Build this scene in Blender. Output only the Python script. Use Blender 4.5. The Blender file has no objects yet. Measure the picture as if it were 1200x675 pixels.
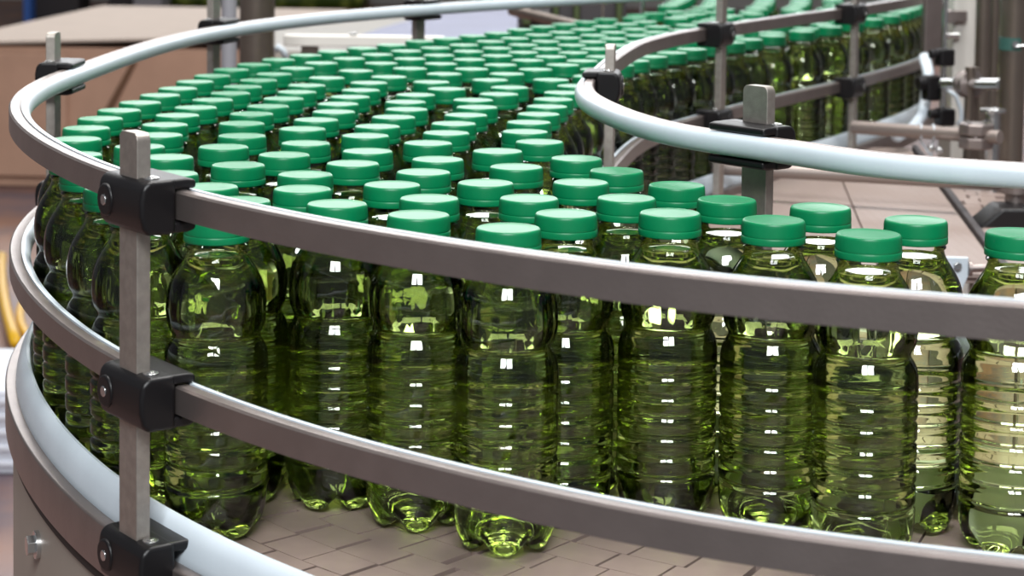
import bpy, bmesh, math, random
from mathutils import Vector, Matrix
random.seed(7)
PI = math.pi
col = bpy.context.scene.collection
scene = bpy.context.scene

# ------------------------------------------------------------------ camera model
F, CX, CY = 2330.0, 600.0, 14.5
PITCH, ROLL, CAMH = math.radians(3.5), 0.013, 0.3769
CAP_TOP = 0.184
RAIL_TOP, RAIL_MID, RAIL_LOW = 0.217, 0.113, 0.022
fw = Vector((0, math.cos(PITCH), -math.sin(PITCH)))
r0 = Vector((1, 0, 0)); u0 = Vector((0, math.sin(PITCH), math.cos(PITCH)))
rt = r0 * math.cos(ROLL) + u0 * math.sin(ROLL)
up = u0 * math.cos(ROLL) - r0 * math.sin(ROLL)
CAM = Vector((0, 0, CAMH))
DIST = 1.17        # scale of the distances read off for the background

def at(px, py, h):
    """point of the horizontal plane at height h seen at photo position px, py"""
    d = fw * F + rt * (px - CX) - up * (py - CY)
    return CAM + d * ((h - CAMH) / d.z)

def at_y(px, py, y):
    """point of the vertical plane at distance y seen at photo position px, py"""
    d = fw * F + rt * (px - CX) - up * (py - CY)
    return CAM + d * (y * DIST / d.y)

cam = bpy.data.cameras.new('camera'); cam_o = bpy.data.objects.new('camera', cam); col.objects.link(cam_o)
cam.sensor_width = 36.0; cam.lens = F / 1200.0 * 36.0
cam.shift_x = 0.0; cam.shift_y = -(337.5 - CY) / 1200.0
m3 = Matrix((rt, up, -fw)).transposed()
cam_o.matrix_world = Matrix.Translation(CAM) @ m3.to_4x4()
cam.clip_start = 0.02; cam.clip_end = 200
cam.dof.use_dof = True; cam.dof.focus_distance = 1.25; cam.dof.aperture_fstop = 16.0
scene.camera = cam_o

# ------------------------------------------------------------------ materials
def srgb(r, g, b):
    f = lambda c: (c / 255.0) / 12.92 if c / 255.0 <= 0.04045 else ((c / 255.0 + 0.055) / 1.055) ** 2.4
    return (f(r), f(g), f(b), 1.0)

def new_mat(name):
    m = bpy.data.materials.new(name); m.use_nodes = True
    nt = m.node_tree
    return m, nt, nt.nodes, nt.links, nt.nodes['Principled BSDF']

def plain(name, c, rough=0.5, metal=0.0, spec=0.5, noise=0.0, nscale=40.0, bump=0.0, bscale=200.0, c2=None, stretch=None):
    m, nt, N, L, b = new_mat(name)
    b.inputs['Base Color'].default_value = c
    b.inputs['Roughness'].default_value = rough
    b.inputs['Metallic'].default_value = metal
    b.inputs['Specular IOR Level'].default_value = spec
    if noise > 0 or bump > 0:
        tc = N.new('ShaderNodeTexCoord'); mp = N.new('ShaderNodeMapping')
        L.new(tc.outputs['Object'], mp.inputs['Vector'])
        if stretch: mp.inputs['Scale'].default_value = stretch
    if noise > 0:
        nz = N.new('ShaderNodeTexNoise'); nz.inputs['Scale'].default_value = nscale; nz.inputs['Detail'].default_value = 5
        L.new(mp.outputs['Vector'], nz.inputs['Vector'])
        cr = N.new('ShaderNodeValToRGB')
        cr.color_ramp.elements[0].position = 0.35; cr.color_ramp.elements[1].position = 0.68
        k = 1 - noise
        cr.color_ramp.elements[0].color = c2 if c2 else (c[0] * k, c[1] * k, c[2] * k, 1)
        cr.color_ramp.elements[1].color = c
        L.new(nz.outputs['Fac'], cr.inputs['Fac']); L.new(cr.outputs['Color'], b.inputs['Base Color'])
    if bump > 0:
        n2 = N.new('ShaderNodeTexNoise'); n2.inputs['Scale'].default_value = bscale; n2.inputs['Detail'].default_value = 4
        L.new(mp.outputs['Vector'], n2.inputs['Vector'])
        bp = N.new('ShaderNodeBump'); bp.inputs['Strength'].default_value = bump; bp.inputs['Distance'].default_value = 0.001
        L.new(n2.outputs['Fac'], bp.inputs['Height']); L.new(bp.outputs['Normal'], b.inputs['Normal'])
    return m

M = {}
M['cap'] = plain('green_polyethylene', srgb(0, 124, 76), 0.38, 0, 0.4, noise=0.10, nscale=60)
M['cap'].node_tree.nodes['Principled BSDF'].inputs['Subsurface Weight'].default_value = 0.0
M['steel'] = plain('brushed_steel', srgb(152, 141, 137), 0.40, 0.85, 0.5, noise=0.10, nscale=50, bump=0.12, bscale=500)
M['post'] = plain('flat_bar_steel', srgb(176, 168, 160), 0.45, 0.8, 0.5, noise=0.18, nscale=160, bump=0.15, bscale=900)
M['chrome'] = plain('polished_steel', srgb(205, 205, 205), 0.22, 0.95)
M['pipe'] = plain('stainless_pipe', srgb(138, 126, 116), 0.30, 0.8, noise=0.15, nscale=20)
M['rod'] = plain('satin_steel_rod', srgb(150, 138, 132), 0.45, 0.6, 0.6)
M['white'] = plain('white_slide_strip', srgb(204, 214, 222), 0.33, 0, 0.5, noise=0.05, nscale=40)
M['black'] = plain('black_polyamide', srgb(15, 13, 15), 0.42, 0, 0.4, bump=0.12, bscale=1500)
M['belt'] = plain('belt_plastic', srgb(146, 128, 120), 0.40, 0, 0.5, noise=0.10, nscale=60)
M['dark'] = plain('dark_gap', srgb(34, 28, 26), 0.7)
M['panel'] = plain('painted_side_panel', srgb(158, 148, 138), 0.5, 0.3, noise=0.06, nscale=12)
M['card'] = plain('corrugated_cardboard', srgb(200, 162, 140), 0.85, 0, 0.2, noise=0.10, nscale=6)
M['card_top'] = plain('pale_cardboard_top', srgb(200, 184, 172), 0.85, 0, 0.2, noise=0.06, nscale=8)
M['machine'] = plain('white_machine_paint', srgb(226, 222, 214), 0.45, noise=0.05, nscale=6)
M['blue'] = plain('blue_sheet', srgb(112, 116, 158), 0.5, noise=0.12, nscale=5)
M['floor_far'] = plain('hall_floor', srgb(150, 108, 86), 0.5, 0, 0.4, noise=0.5, nscale=2.6, c2=srgb(96, 84, 92))
M['crate'] = plain('pale_crate', srgb(208, 212, 222), 0.5)
M['yellow'] = plain('yellow_hose', srgb(226, 176, 30), 0.45)
M['bluepaint'] = plain('blue_paint', srgb(60, 108, 190), 0.5)
M['grey'] = plain('grey_paint', srgb(150, 150, 156), 0.5)
M['darkgrey'] = plain('dark_grey_paint', srgb(58, 54, 56), 0.6)
M['wall'] = plain('hall_wall', srgb(196, 192, 188), 0.8)
M['wood'] = plain('pallet_wood', srgb(150, 118, 86), 0.8, noise=0.2, nscale=10)

def green_load():
    m, nt, N, L, b = new_mat('film_wrapped_oil')
    tc = N.new('ShaderNodeTexCoord'); vo = N.new('ShaderNodeTexVoronoi'); vo.inputs['Scale'].default_value = 9
    L.new(tc.outputs['Object'], vo.inputs['Vector'])
    cr = N.new('ShaderNodeValToRGB'); e = cr.color_ramp.elements
    e[0].color = srgb(176, 190, 90); e[1].color = srgb(70, 92, 30); e[1].position = 0.6
    L.new(vo.outputs['Distance'], cr.inputs['Fac']); L.new(cr.outputs['Color'], b.inputs['Base Color'])
    b.inputs['Roughness'].default_value = 0.3
    return m
M['load'] = green_load()

def dotted():
    m, nt, N, L, b = new_mat('dimpled_belt_plastic')
    b.inputs['Base Color'].default_value = srgb(140, 124, 117); b.inputs['Roughness'].default_value = 0.5
    tc = N.new('ShaderNodeTexCoord'); vo = N.new('ShaderNodeTexVoronoi'); vo.inputs['Scale'].default_value = 90
    vo.inputs['Randomness'].default_value = 0.0
    L.new(tc.outputs['Object'], vo.inputs['Vector'])
    bp = N.new('ShaderNodeBump'); bp.inputs['Strength'].default_value = 0.5; bp.inputs['Distance'].default_value = 0.002
    L.new(vo.outputs['Distance'], bp.inputs['Height']); L.new(bp.outputs['Normal'], b.inputs['Normal'])
    return m
M['dotted'] = dotted()

def pet_mat():
    m = bpy.data.materials.new('clear_bottle_wall'); m.use_nodes = True
    nt = m.node_tree; N, L = nt.nodes, nt.links
    for n in list(N): N.remove(n)
    out = N.new('ShaderNodeOutputMaterial'); mix = N.new('ShaderNodeMixShader')
    tr = N.new('ShaderNodeBsdfTransparent'); tr.inputs['Color'].default_value = (0.97, 0.98, 0.97, 1)
    gl = N.new('ShaderNodeBsdfGlossy'); gl.inputs['Roughness'].default_value = 0.03
    fr = N.new('ShaderNodeFresnel'); fr.inputs['IOR'].default_value = 1.38
    # a facet seen from inside the bottle mirrors exactly like the outside of a thin wall
    geo = N.new('ShaderNodeNewGeometry'); mm = N.new('ShaderNodeMix'); mm.data_type = 'FLOAT'
    fr2 = N.new('ShaderNodeFresnel'); fr2.inputs['IOR'].default_value = 1 / 1.6
    inv = N.new('ShaderNodeMix'); inv.data_type = 'FLOAT'
    L.new(geo.outputs['Backfacing'], mm.inputs[0]); mm.inputs[2].default_value = 1.6; mm.inputs[3].default_value = 1.6
    L.new(fr.outputs['Fac'], mix.inputs['Fac'])
    L.new(tr.outputs[0], mix.inputs[1]); L.new(gl.outputs[0], mix.inputs[2]); L.new(mix.outputs[0], out.inputs['Surface'])
    N.remove(mm); N.remove(fr2); N.remove(inv); N.remove(geo)
    return m
M['pet'] = pet_mat()

def oil_mat():
    m = bpy.data.materials.new('green_yellow_oil'); m.use_nodes = True
    nt = m.node_tree; N, L = nt.nodes, nt.links
    for n in list(N): N.remove(n)
    out = N.new('ShaderNodeOutputMaterial')
    gl = N.new('ShaderNodeBsdfGlass'); gl.inputs['IOR'].default_value = 1.46; gl.inputs['Roughness'].default_value = 0.0
    gl.inputs['Color'].default_value = (1, 1, 1, 1)
    va = N.new('ShaderNodeVolumeAbsorption'); va.inputs['Color'].default_value = (0.80, 0.925, 0.12, 1); va.inputs['Density'].default_value = 13.0
    L.new(gl.outputs[0], out.inputs['Surface']); L.new(va.outputs[0], out.inputs['Volume'])
    return m
M['oil'] = oil_mat()

# ------------------------------------------------------------------ mesh helpers
def mesh_obj(name, verts, faces, mat, parent=None, smooth=True, mats=None, midx=None):
    me = bpy.data.meshes.new(name); me.from_pydata([tuple(v) for v in verts], [], faces); me.update()
    if mats:
        for x in mats: me.materials.append(x)
        for p, k in zip(me.polygons, midx): p.material_index = k
    else: me.materials.append(mat)
    if smooth:
        for p in me.polygons: p.use_smooth = True
    o = bpy.data.objects.new(name, me); col.objects.link(o)
    if parent: o.parent = parent
    return o

def bm_obj(name, bm, mat, parent=None, smooth=False, bevel=0.0, seg=2, autos=False):
    bmesh.ops.recalc_face_normals(bm, faces=bm.faces)
    me = bpy.data.meshes.new(name); bm.to_mesh(me); bm.free(); me.materials.append(mat)
    if smooth or bevel > 0:
        for p in me.polygons: p.use_smooth = True
    o = bpy.data.objects.new(name, me); col.objects.link(o)
    if parent: o.parent = parent
    if bevel > 0:
        b = o.modifiers.new('edge', 'BEVEL'); b.width = bevel; b.segments = seg; b.limit_method = 'ANGLE'; b.angle_limit = 0.6
        b.harden_normals = True
    return o

def empty(name, loc, rz=0.0, label=None, cat=None, group=None):
    o = bpy.data.objects.new(name, None); col.objects.link(o); o.location = loc; o.rotation_euler = (0, 0, rz)
    o.empty_display_size = 0.02
    if label: o['label'] = label; o['category'] = cat
    if group: o['group'] = group
    return o

def tag(o, label, cat, group=None, kind=None):
    o['label'] = label; o['category'] = cat
    if group: o['group'] = group
    if kind: o['kind'] = kind
    return o

def box(bm, x0, x1, y0, y1, z0, z1, mtx=None):
    r = bmesh.ops.create_cube(bm, size=1.0)
    for v in r['verts']:
        v.co = Vector(((x0 + x1) / 2 + v.co.x * (x1 - x0), (y0 + y1) / 2 + v.co.y * (y1 - y0), (z0 + z1) / 2 + v.co.z * (z1 - z0)))
        if mtx: v.co = mtx @ v.co
    return r['verts']

def cyl(bm, a, b, r, seg=24, r2=None):
    a, b = Vector(a), Vector(b); d = b - a
    q = d.to_track_quat('Z', 'Y').to_matrix().to_4x4()
    bmesh.ops.create_cone(bm, cap_ends=True, segments=seg, radius1=r, radius2=r if r2 is None else r2, depth=d.length,
                          matrix=Matrix.Translation((a + b) / 2) @ q)

def tube(pts, r, seg=12):
    """verts, faces of a round tube along points"""
    V, Fc = [], []
    n = len(pts); pts = [Vector(p) for p in pts]
    prev = None
    for i in range(n):
        t = (pts[min(i + 1, n - 1)] - pts[max(i - 1, 0)]).normalized()
        a = Vector((0, 0, 1)) if abs(t.z) < 0.9 else Vector((1, 0, 0))
        if prev is not None: a = prev
        s = t.cross(a).normalized(); w = s.cross(t).normalized(); prev = w
        for k in range(seg):
            an = 2 * PI * k / seg
            V.append(pts[i] + s * (r * math.cos(an)) + w * (r * math.sin(an)))
    for i in range(n - 1):
        for k in range(seg):
            k2 = (k + 1) % seg
            Fc.append((i * seg + k, i * seg + k2, (i + 1) * seg + k2, (i + 1) * seg + k))
    Fc.append(tuple(reversed(range(seg)))); Fc.append(tuple(range((n - 1) * seg, n * seg)))
    return V, Fc

def smooth_curve(ctrl, step=0.008, passes=40):
    """plan curve (x, y) through control points, resampled evenly and faired"""
    P = [Vector((p[0], p[1])) for p in ctrl]
    pts = []
    for i in range(len(P) - 1):
        p0 = P[max(i - 1, 0)]; p1 = P[i]; p2 = P[i + 1]; p3 = P[min(i + 2, len(P) - 1)]
        for k in range(12):
            t = k / 12.0
            pts.append(0.5 * ((2 * p1) + (p2 - p0) * t + (2 * p0 - 5 * p1 + 4 * p2 - p3) * t * t + (3 * p1 - p0 - 3 * p2 + p3) * t ** 3))
    pts.append(P[-1])
    def resample(q):
        L = [0]
        for a, b in zip(q, q[1:]): L.append(L[-1] + (b - a).length)
        n = max(4, int(L[-1] / step)); out = []; j = 0
        for i in range(n + 1):
            s = L[-1] * i / n
            while j < len(q) - 2 and L[j + 1] < s: j += 1
            f = (s - L[j]) / max(1e-9, L[j + 1] - L[j]); out.append(q[j].lerp(q[j + 1], min(1, max(0, f))))
        return out
    q = resample(pts)
    for _ in range(passes):
        q = [q[0]] + [q[i] * 0.5 + (q[i - 1] + q[i + 1]) * 0.25 for i in range(1, len(q) - 1)] + [q[-1]]
    return resample(q)

def frames(q):
    out = []
    for i in range(len(q)):
        t = (q[min(i + 1, len(q) - 1)] - q[max(i - 1, 0)]).normalized()
        out.append((q[i], t, Vector((t.y, -t.x))))      # point, tangent, normal to the right of travel
    return out

def sweep(name, q, section, mat, parent=None, smooth=True, sharp=0.6):
    """section: closed list of (v, h); v along the normal"""
    V, Fc = [], []; n = len(section)
    for p, t, nn in frames(q):
        for v, h in section: V.append((p.x + nn.x * v, p.y + nn.y * v, h))
    m = len(q)
    for i in range(m - 1):
        for k in range(n):
            k2 = (k + 1) % n
            Fc.append((i * n + k, i * n + k2, (i + 1) * n + k2, (i + 1) * n + k))
    Fc.append(tuple(reversed(range(n)))); Fc.append(tuple(range((m - 1) * n, m * n)))
    me = bpy.data.meshes.new(name); me.from_pydata(V, [], Fc); me.update()
    bm = bmesh.new(); bm.from_mesh(me); bmesh.ops.recalc_face_normals(bm, faces=bm.faces)
    for e in bm.edges:
        if len(e.link_faces) == 2 and e.calc_face_angle(0) > sharp: e.smooth = False
    for f in bm.faces: f.smooth = True
    bm.to_mesh(me); bm.free(); me.materials.append(mat)
    o = bpy.data.objects.new(name, me); col.objects.link(o)
    if parent: o.parent = parent
    return o

def rounded(v0, v1, h0, h1, r, n=3):
    out = []
    for cx_, cy_, a0 in ((v1 - r, h0 + r, -PI / 2), (v1 - r, h1 - r, 0), (v0 + r, h1 - r, PI / 2), (v0 + r, h0 + r, PI)):
        for k in range(n + 1):
            a = a0 + k * PI / 2 / n
            out.append((cx_ + r * math.cos(a), cy_ + r * math.sin(a)))
    return out

# ------------------------------------------------------------------ rail curves in plan
outer_px = [(1330, 362), (1200, 352), (1000, 336.7), (800, 318), (600, 290.4), (450, 268), (350, 250.5), (266.7, 232.5), (204, 216.5),
            (134, 197), (86.7, 176.5), (55, 159), (33.3, 141.7), (24, 128.3), (23, 119), (30, 109), (43, 99), (66.7, 87), (95, 77),
            (166.7, 52), (233, 35), (300, 24), (400, 13), (533, 3), (650, -4), (780, -11)]
inner_px = [(1330, 197), (1200, 191.7), (1033, 180), (910, 163), (800, 147.5), (741.7, 133), (706.7, 119), (689, 109), (683, 100), (687, 91),
            (700, 80), (716.7, 66), (741.7, 51), (766.7, 43), (800, 36), (863, 26), (930, 16.5), (986.7, 9), (1030, 2.5), (1068, -4), (1090, -10)]
OUT = smooth_curve([at(x - (2 if x < 60 else 0), y + (1.7 if y > 140 and x < 1150 else 0), RAIL_TOP) for x, y in outer_px], passes=120)
INN = smooth_curve([at(x, y, RAIL_TOP) for x, y in inner_px], passes=10)
# OUT travels right -> left -> away: its right side is the island side... find the bottle side by testing a bottle point
def side_sign(q, ref):
    best = min(frames(q), key=lambda f: (f[0] - ref).length)
    return 1.0 if best[2].dot(ref - best[0]) > 0 else -1.0
ref = at(254, 258, CAP_TOP); ref2 = Vector((ref.x, ref.y))
SO = side_sign(OUT, ref2)          # +1: bottles on +v side
ref = at(660, 110, CAP_TOP); SI = side_sign(INN, Vector((ref.x, ref.y)))

def rail(q, s, top, kind, name, label, h_metal=0.015):
    """kind: 'strip' guide rail with a white strip on the bottle side; 'ledge' is the broad low one"""
    root = empty(name, (0, 0, 0), 0, label, 'rail', None)
    S = lambda sec: [(v * s, h) for v, h in sec]
    # v > 0 is the bottle side
    if kind == 'strip':
        sec = [(-.0085, top - h_metal), (-.0085, top - .0012), (-.0072, top), (-.0015, top), (0, top - .001), (0, top - h_metal + .001),
               (-.0012, top - h_metal), (-.0030, top - h_metal), (-.0030, top - h_metal + .0015), (-.0060, top - h_metal + .0015), (-.0060, top - h_metal)]
        sweep('metal_channel', q, S(sec), M['steel'], root)
        sec = [(0.0002, top - h_metal + .0002)] + [(.0015 + .0055 * math.cos(a), top - h_metal / 2 + (h_metal / 2 + .0004) * math.sin(a))
               for a in [(-PI / 2) + PI * k / 10 for k in range(11)]] + [(0.0002, top + .0002)]
        sweep('white_strip', q, S(sec), M['white'], root)
    else:
        sec = rounded(-.0115, -.0012, top - .036, top - .0065, .0015)
        sweep('metal_channel', q, S(sec), M['steel'], root)
        sec = [(-.0010, top - .014), (-.0040, top - .0075), (-.0036, top - .0020), (-.0016, top + .0060), (.0012, top + .0120), (.0038, top + .0142), (.0058, top + .0138),
               (.0068, top + .0115), (.0070, top + .006), (.0070, top - .014)]
        sweep('white_strip', q, S(sec), M['white'], root)
    return root
rail(OUT, SO, RAIL_TOP, 'strip', 'guide_rail', 'long curved steel guide rail with white strip, topmost of three outside the bend')
rail(OUT, SO, RAIL_MID, 'strip', 'guide_rail', 'curved steel guide rail running at mid height around the outside of the bend')
rail(OUT, SO, RAIL_LOW, 'ledge', 'edge_rail', 'broad white edge rail at belt level around the outside of the bend')
rail(INN, SI, RAIL_TOP, 'strip', 'guide_rail', 'hairpin steel guide rail with white strip, upper one on the inside of the bend')
rail(INN, SI, RAIL_MID, 'strip', 'guide_rail', 'hairpin steel guide rail at mid height on the inside of the bend')
rail(INN, SI, RAIL_LOW - .002, 'ledge', 'edge_rail', 'white edge rail at belt level on the inside of the bend')

def near_x(q, px, h, lo=None, hi=None, ofs=0.0):
    """index on curve q whose point at height h shows nearest photo column px, within a depth range"""
    best, bi = 1e9, 0
    for i, (p, t_, n_) in enumerate(frames(q)):
        p = p + n_ * ofs
        if lo is not None and p.y < lo: continue
        if hi is not None and p.y > hi: continue
        d = Vector((p.x, p.y, h)) - CAM
        x = CX + F * d.dot(rt) / d.dot(fw)
        if abs(x - px) < best: best, bi = abs(x - px), i
    return bi

# ------------------------------------------------------------------ posts and clamps
def post(name, q, s, i, top, bottom, label, w=0.021, th=0.008, vofs=0.020, ang=0.0, group=None):
    p, t, n = frames(q)[i]
    c = Vector((p.x, p.y)) - n * (s * vofs)
    bm = bmesh.new()
    # flat bar with rounded top corners on the wide face
    pr = [(-w / 2, bottom), (w / 2, bottom)]
    r = 0.0045
    for k in range(6):
        a = k * PI / 2 / 5; pr.append((w / 2 - r + r * math.cos(a), top - r + r * math.sin(a)))
    for k in range(6):
        a = PI / 2 + k * PI / 2 / 5; pr.append((-w / 2 + r + r * math.cos(a), top - r + r * math.sin(a)))
    A = [bm.verts.new((x, -th / 2, z - bottom)) for x, z in pr]; B = [bm.verts.new((x, th / 2, z - bottom)) for x, z in pr]
    bm.faces.new(A); bm.faces.new(list(reversed(B)))
    for k in range(len(pr)):
        k2 = (k + 1) % len(pr); bm.faces.new((A[k2], A[k], B[k], B[k2]))
    o = bm_obj(name, bm, M['post'], bevel=0.0005, seg=2)
    o.location = (c.x, c.y, bottom); o.rotation_euler = (0, 0, math.atan2(t.y, t.x) + ang)
    tag(o, label, 'post', group)
    return o

def clamp(q, s, i, top, label, L=0.052, depth=0.030, hh=None, flip=-1):
    """black cross clamp gripping the rail from outside; local x along rail, local y away from the bottles"""
    p, t, n = frames(q)[i]
    ang = math.atan2(t.y, t.x)
    # local y = away from bottles: n * (-s); with x = t, left normal = (-t.y, t.x) = -n
    fy = 1.0 if s > 0 else -1.0
    root = empty('rail_clamp', (p.x, p.y, top), ang, label, 'clamp')
    z1, z0 = 0.0065, -0.0225
    bm = bmesh.new()
    def B(x0, x1, y0, y1, a, b):
        box(bm, x0, x1, min(y0 * fy, y1 * fy), max(y0 * fy, y1 * fy), a, b)
    # C-shaped profile extruded along x, rounded by a bevel
    prof = [(.0092, z1), (depth - .005, z1 - .0002), (depth - .0012, z1 - .0035), (depth, -.004), (depth, -.012), (depth - .0015, z0 + .0035), (depth - .005, z0), (.0092, z0)]
    jaw = ([(-.003, .0008), (-.003, z1 - .001), (.002, z1 - .0002), (.016, z1 - .0002), (.016, .0008)], [(-.003, z0 + .0015), (-.003, -.0162), (.016, -.0162), (.016, z0 + .0002), (.002, z0 + .0002)])
    def ext(x0, x1, pr):
        a = [bm.verts.new((x0, y * fy, z)) for y, z in pr]; b = [bm.verts.new((x1, y * fy, z)) for y, z in pr]
        bm.faces.new(a); bm.faces.new(list(reversed(b)))
        for k in range(len(pr)):
            k2 = (k + 1) % len(pr); bm.faces.new((a[k2], a[k], b[k], b[k2]))
    ext(-L / 2, L / 2, prof)
    bm_obj('body', bm, M['black'], root, bevel=0.0042, seg=4)
    bm = bmesh.new()
    for pr_j in jaw: ext(-L / 2 + .001, L / 2 - .001, pr_j)
    bm_obj('jaw', bm, M['black'], root, bevel=0.0018, seg=3)
    for sx, rr in ((-1 * flip, 0.0094),):
        bm = bmesh.new()
        x = sx * (L / 2 - .0098)
        cyl(bm, (x, (depth - .004) * fy, -.008), (x, (depth + .0010) * fy, -.008), rr, 28, rr * 0.92)
        bs = bm_obj('boss', bm, M['black'], root, bevel=0.0012)
        bm = bmesh.new()
        cyl(bm, (x, (depth + .0004) * fy, -.008), (x, (depth + .0016) * fy, -.008), 0.0030, 20)
        bm_obj('bolt', bm, M['chrome'], bs, bevel=0.0005)
    bm = bmesh.new()
    x = flip * (L / 2 - .010)
    cyl(bm, (x, .019 * fy, z1 - .001), (x, .019 * fy, z1 + .0007), 0.0042, 20)
    cyl(bm, (x, .019 * fy, z1 - .001), (x, .019 * fy, z1 + .0012), 0.0024, 6)
    bm_obj('screw', bm, M['chrome'], root, bevel=0.0003)
    return root

iA = near_x(OUT, 158, RAIL_TOP, hi=1.35, ofs=-SO * .02)
FLOOR = -0.9
post('rail_post', OUT, SO, iA, 0.247, -0.06, 'nearest upright steel flat bar, carrying three black clamps on the near left of the bend', vofs=.0205)
clamp(OUT, SO, iA, RAIL_TOP, 'big black clamp holding the upper guide rail to the nearest upright bar')
clamp(OUT, SO, iA, RAIL_MID, 'big black clamp holding the middle guide rail to the nearest upright bar')
clamp(OUT, SO, iA, RAIL_LOW + .001, 'big black clamp at belt level on the nearest upright bar, cut by the picture edge')
iB = near_x(OUT, 62, RAIL_TOP, lo=1.5, hi=2.1, ofs=-SO * .02)
post('rail_post', OUT, SO, iB, 0.248, -0.06, 'upright steel bar at the far left of the bend in front of the cardboard carton')
clamp(OUT, SO, iB, RAIL_TOP, 'black clamp on the upper rail in front of the cardboard carton')
clamp(OUT, SO, iB, RAIL_MID, 'black clamp on the middle rail half hidden behind the leftmost bottles')
clamp(OUT, SO, iB, RAIL_LOW, 'black clamp at belt level behind the leftmost bottles')
iC = near_x(OUT, 251, RAIL_TOP, lo=1.9, ofs=-SO * .02)
post('rail_post', OUT, SO, iC, 0.27, -0.06, 'upright steel bar behind the upper rail beside the thick round columns')
clamp(OUT, SO, iC, RAIL_TOP, 'black clamp on the upper rail beside the thick round columns')
iD = near_x(OUT, 489, RAIL_TOP, lo=1.9, ofs=-SO * .02)
post('rail_post', OUT, SO, iD, 0.25, -0.06, 'upright steel bar behind the upper rail in front of the blue sheet')
clamp(OUT, SO, iD, RAIL_TOP, 'black clamp on the upper rail in front of the blue sheet')
# inner rail
jA = near_x(INN, 884, RAIL_TOP, hi=1.55, ofs=-SI * .02)
post('rail_post', INN, SI, jA, 0.2485, -0.02, 'short rounded-top upright bar inside the hairpin, right behind the front bottles', w=.022)
clamp(INN, SI, jA, RAIL_TOP, 'black clamp on the near limb of the hairpin rail')
clamp(INN, SI, jA, RAIL_MID, 'black clamp on the middle hairpin rail hidden behind the front bottles')
jB = min(range(len(INN)), key=lambda i: (INN[i] - Vector(at(690, 90, RAIL_TOP)[:2])).length)
post('rail_post', INN, SI, jB, 0.246, -0.02, 'thin bright upright bar at the nose of the hairpin rail', w=.018, ang=0.0)
clamp(INN, SI, jB, RAIL_TOP, 'black clamp at the nose of the hairpin rail', L=.040)
jC = near_x(INN, 846, RAIL_TOP, lo=1.9, ofs=-SI * .02)
post('rail_post', INN, SI, jC, 0.262, -0.02, 'tall upright bar on the far limb of the hairpin rail, left one of two', w=.017)
clamp(INN, SI, jC, RAIL_TOP, 'black clamp on the far limb of the hairpin rail, beside the nose', L=.046)
clamp(INN, SI, jC, RAIL_MID, 'black clamp low on the left tall bar of the far limb', L=.046)
jD = near_x(INN, 1002, RAIL_TOP, lo=1.9, ofs=-SI * .02)
post('rail_post', INN, SI, jD, 0.275, -0.02, 'tall upright bar on the hairpin far limb, joined to the long round rod', w=.015)
clamp(INN, SI, jD, RAIL_TOP, 'black clamp on the far limb near the right end of the hairpin rail', L=.050)
clamp(INN, SI, jD, RAIL_MID, 'black clamp on the middle rail of the far limb above the long round rod', L=.050)

# ------------------------------------------------------------------ bottle
SEG = 60
def lathe(profile, seg, fn=None):
    V, Fc = [], []
    n = len(profile)
    for i, (r, z) in enumerate(profile):
        for k in range(seg):
            th = 2 * PI * k / seg
            rr, zz = fn(i, r, z, th) if fn else (r, z)
            V.append((rr * math.cos(th), rr * math.sin(th), zz))
    for i in range(n - 1):
        for k in range(seg):
            k2 = (k + 1) % seg
            Fc.append((i * seg + k, i * seg + k2, (i + 1) * seg + k2, (i + 1) * seg + k))
    return V, Fc

foot = [(0.0015, .007), (.010, .005), (.0165, .0012), (.020, 0), (.0235, .0006), (.0262, .0035), (.0283, .008), (.0297, .0135), (.0304, .020), (.0306, .0265)]
vale = [(0.0015, .007), (.009, .0068), (.0155, .0064), (.0195, .0068), (.0228, .0080), (.0254, .0102), (.0275, .0135), (.0290, .0175), (.0299, .0222), (.0305, .0267)]
grooves = [.0298, .0420, .0540, .0660, .0782, .0904]
def body_r(z):
    pts = [(.0268, .0306), (.099, .0307), (.1045, .0304), (.1085, .0296), (.1112, .0283), (.1134, .0266), (.1148, .0257), (.1160, .0255), (.1174, .0260), (.1195, .0276),
           (.1225, .0289), (.127, .0297), (.133, .0300), (.139, .0296), (.145, .0282), (.150, .0261), (.154, .0238), (.158, .0211), (.161, .0190), (.1635, .0177), (.1665, .0173)]
    for (a, ra), (b, rb) in zip(pts, pts[1:]):
        if a <= z <= b:
            t = (z - a) / (b - a)
            # smooth in between
            r = ra + (rb - ra) * t; break
    else: r = pts[-1][1]
    for g in grooves:
        d = abs(z - g)
        if d < .0026:
            k = 0.5 + 0.5 * math.cos(PI * d / .0026)
            r -= (0.0015 if g < .1 else .0008) * k
    return r
def side_profile():
    zs = []; z = .0275
    while z < .106: zs.append(z); z += .00105
    z = .107
    while z < .1665: zs.append(z); z += .0014
    return [(body_r(z), z) for z in zs]
SP = side_profile()
# ease the polyline of the shoulder
for _ in range(2):
    SP = [SP[0]] + [((SP[i][0] * 2 + SP[i - 1][0] + SP[i + 1][0]) / 4 if SP[i][1] > .106 else SP[i][0], SP[i][1]) for i in range(1, len(SP) - 1)] + [SP[-1]]

def bottle_profile(shrink, top):
    base = [(r, z) for r, z in foot]; prof = base + [(r, z) for r, z in SP if z < top]
    def fn(i, r, z, th):
        if i < len(foot):
            w = 1 - (0.5 - 0.5 * math.cos(5 * th)) ** 2.2
            r2, z2 = vale[i]
            r, z = r * w + r2 * (1 - w), z * w + z2 * (1 - w)
            z += shrink * max(0, 1 - i / 9.0) if i < 8 else 0
        elif .1165 < z < .146:
            e = math.sin(PI * (z - .1165) / .0295)
            r -= 0.00055 * e * (0.5 + 0.5 * math.cos(20 * th)) ** 2
        return max(0.0005, r * .979 - shrink), z
    return prof, fn

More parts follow.
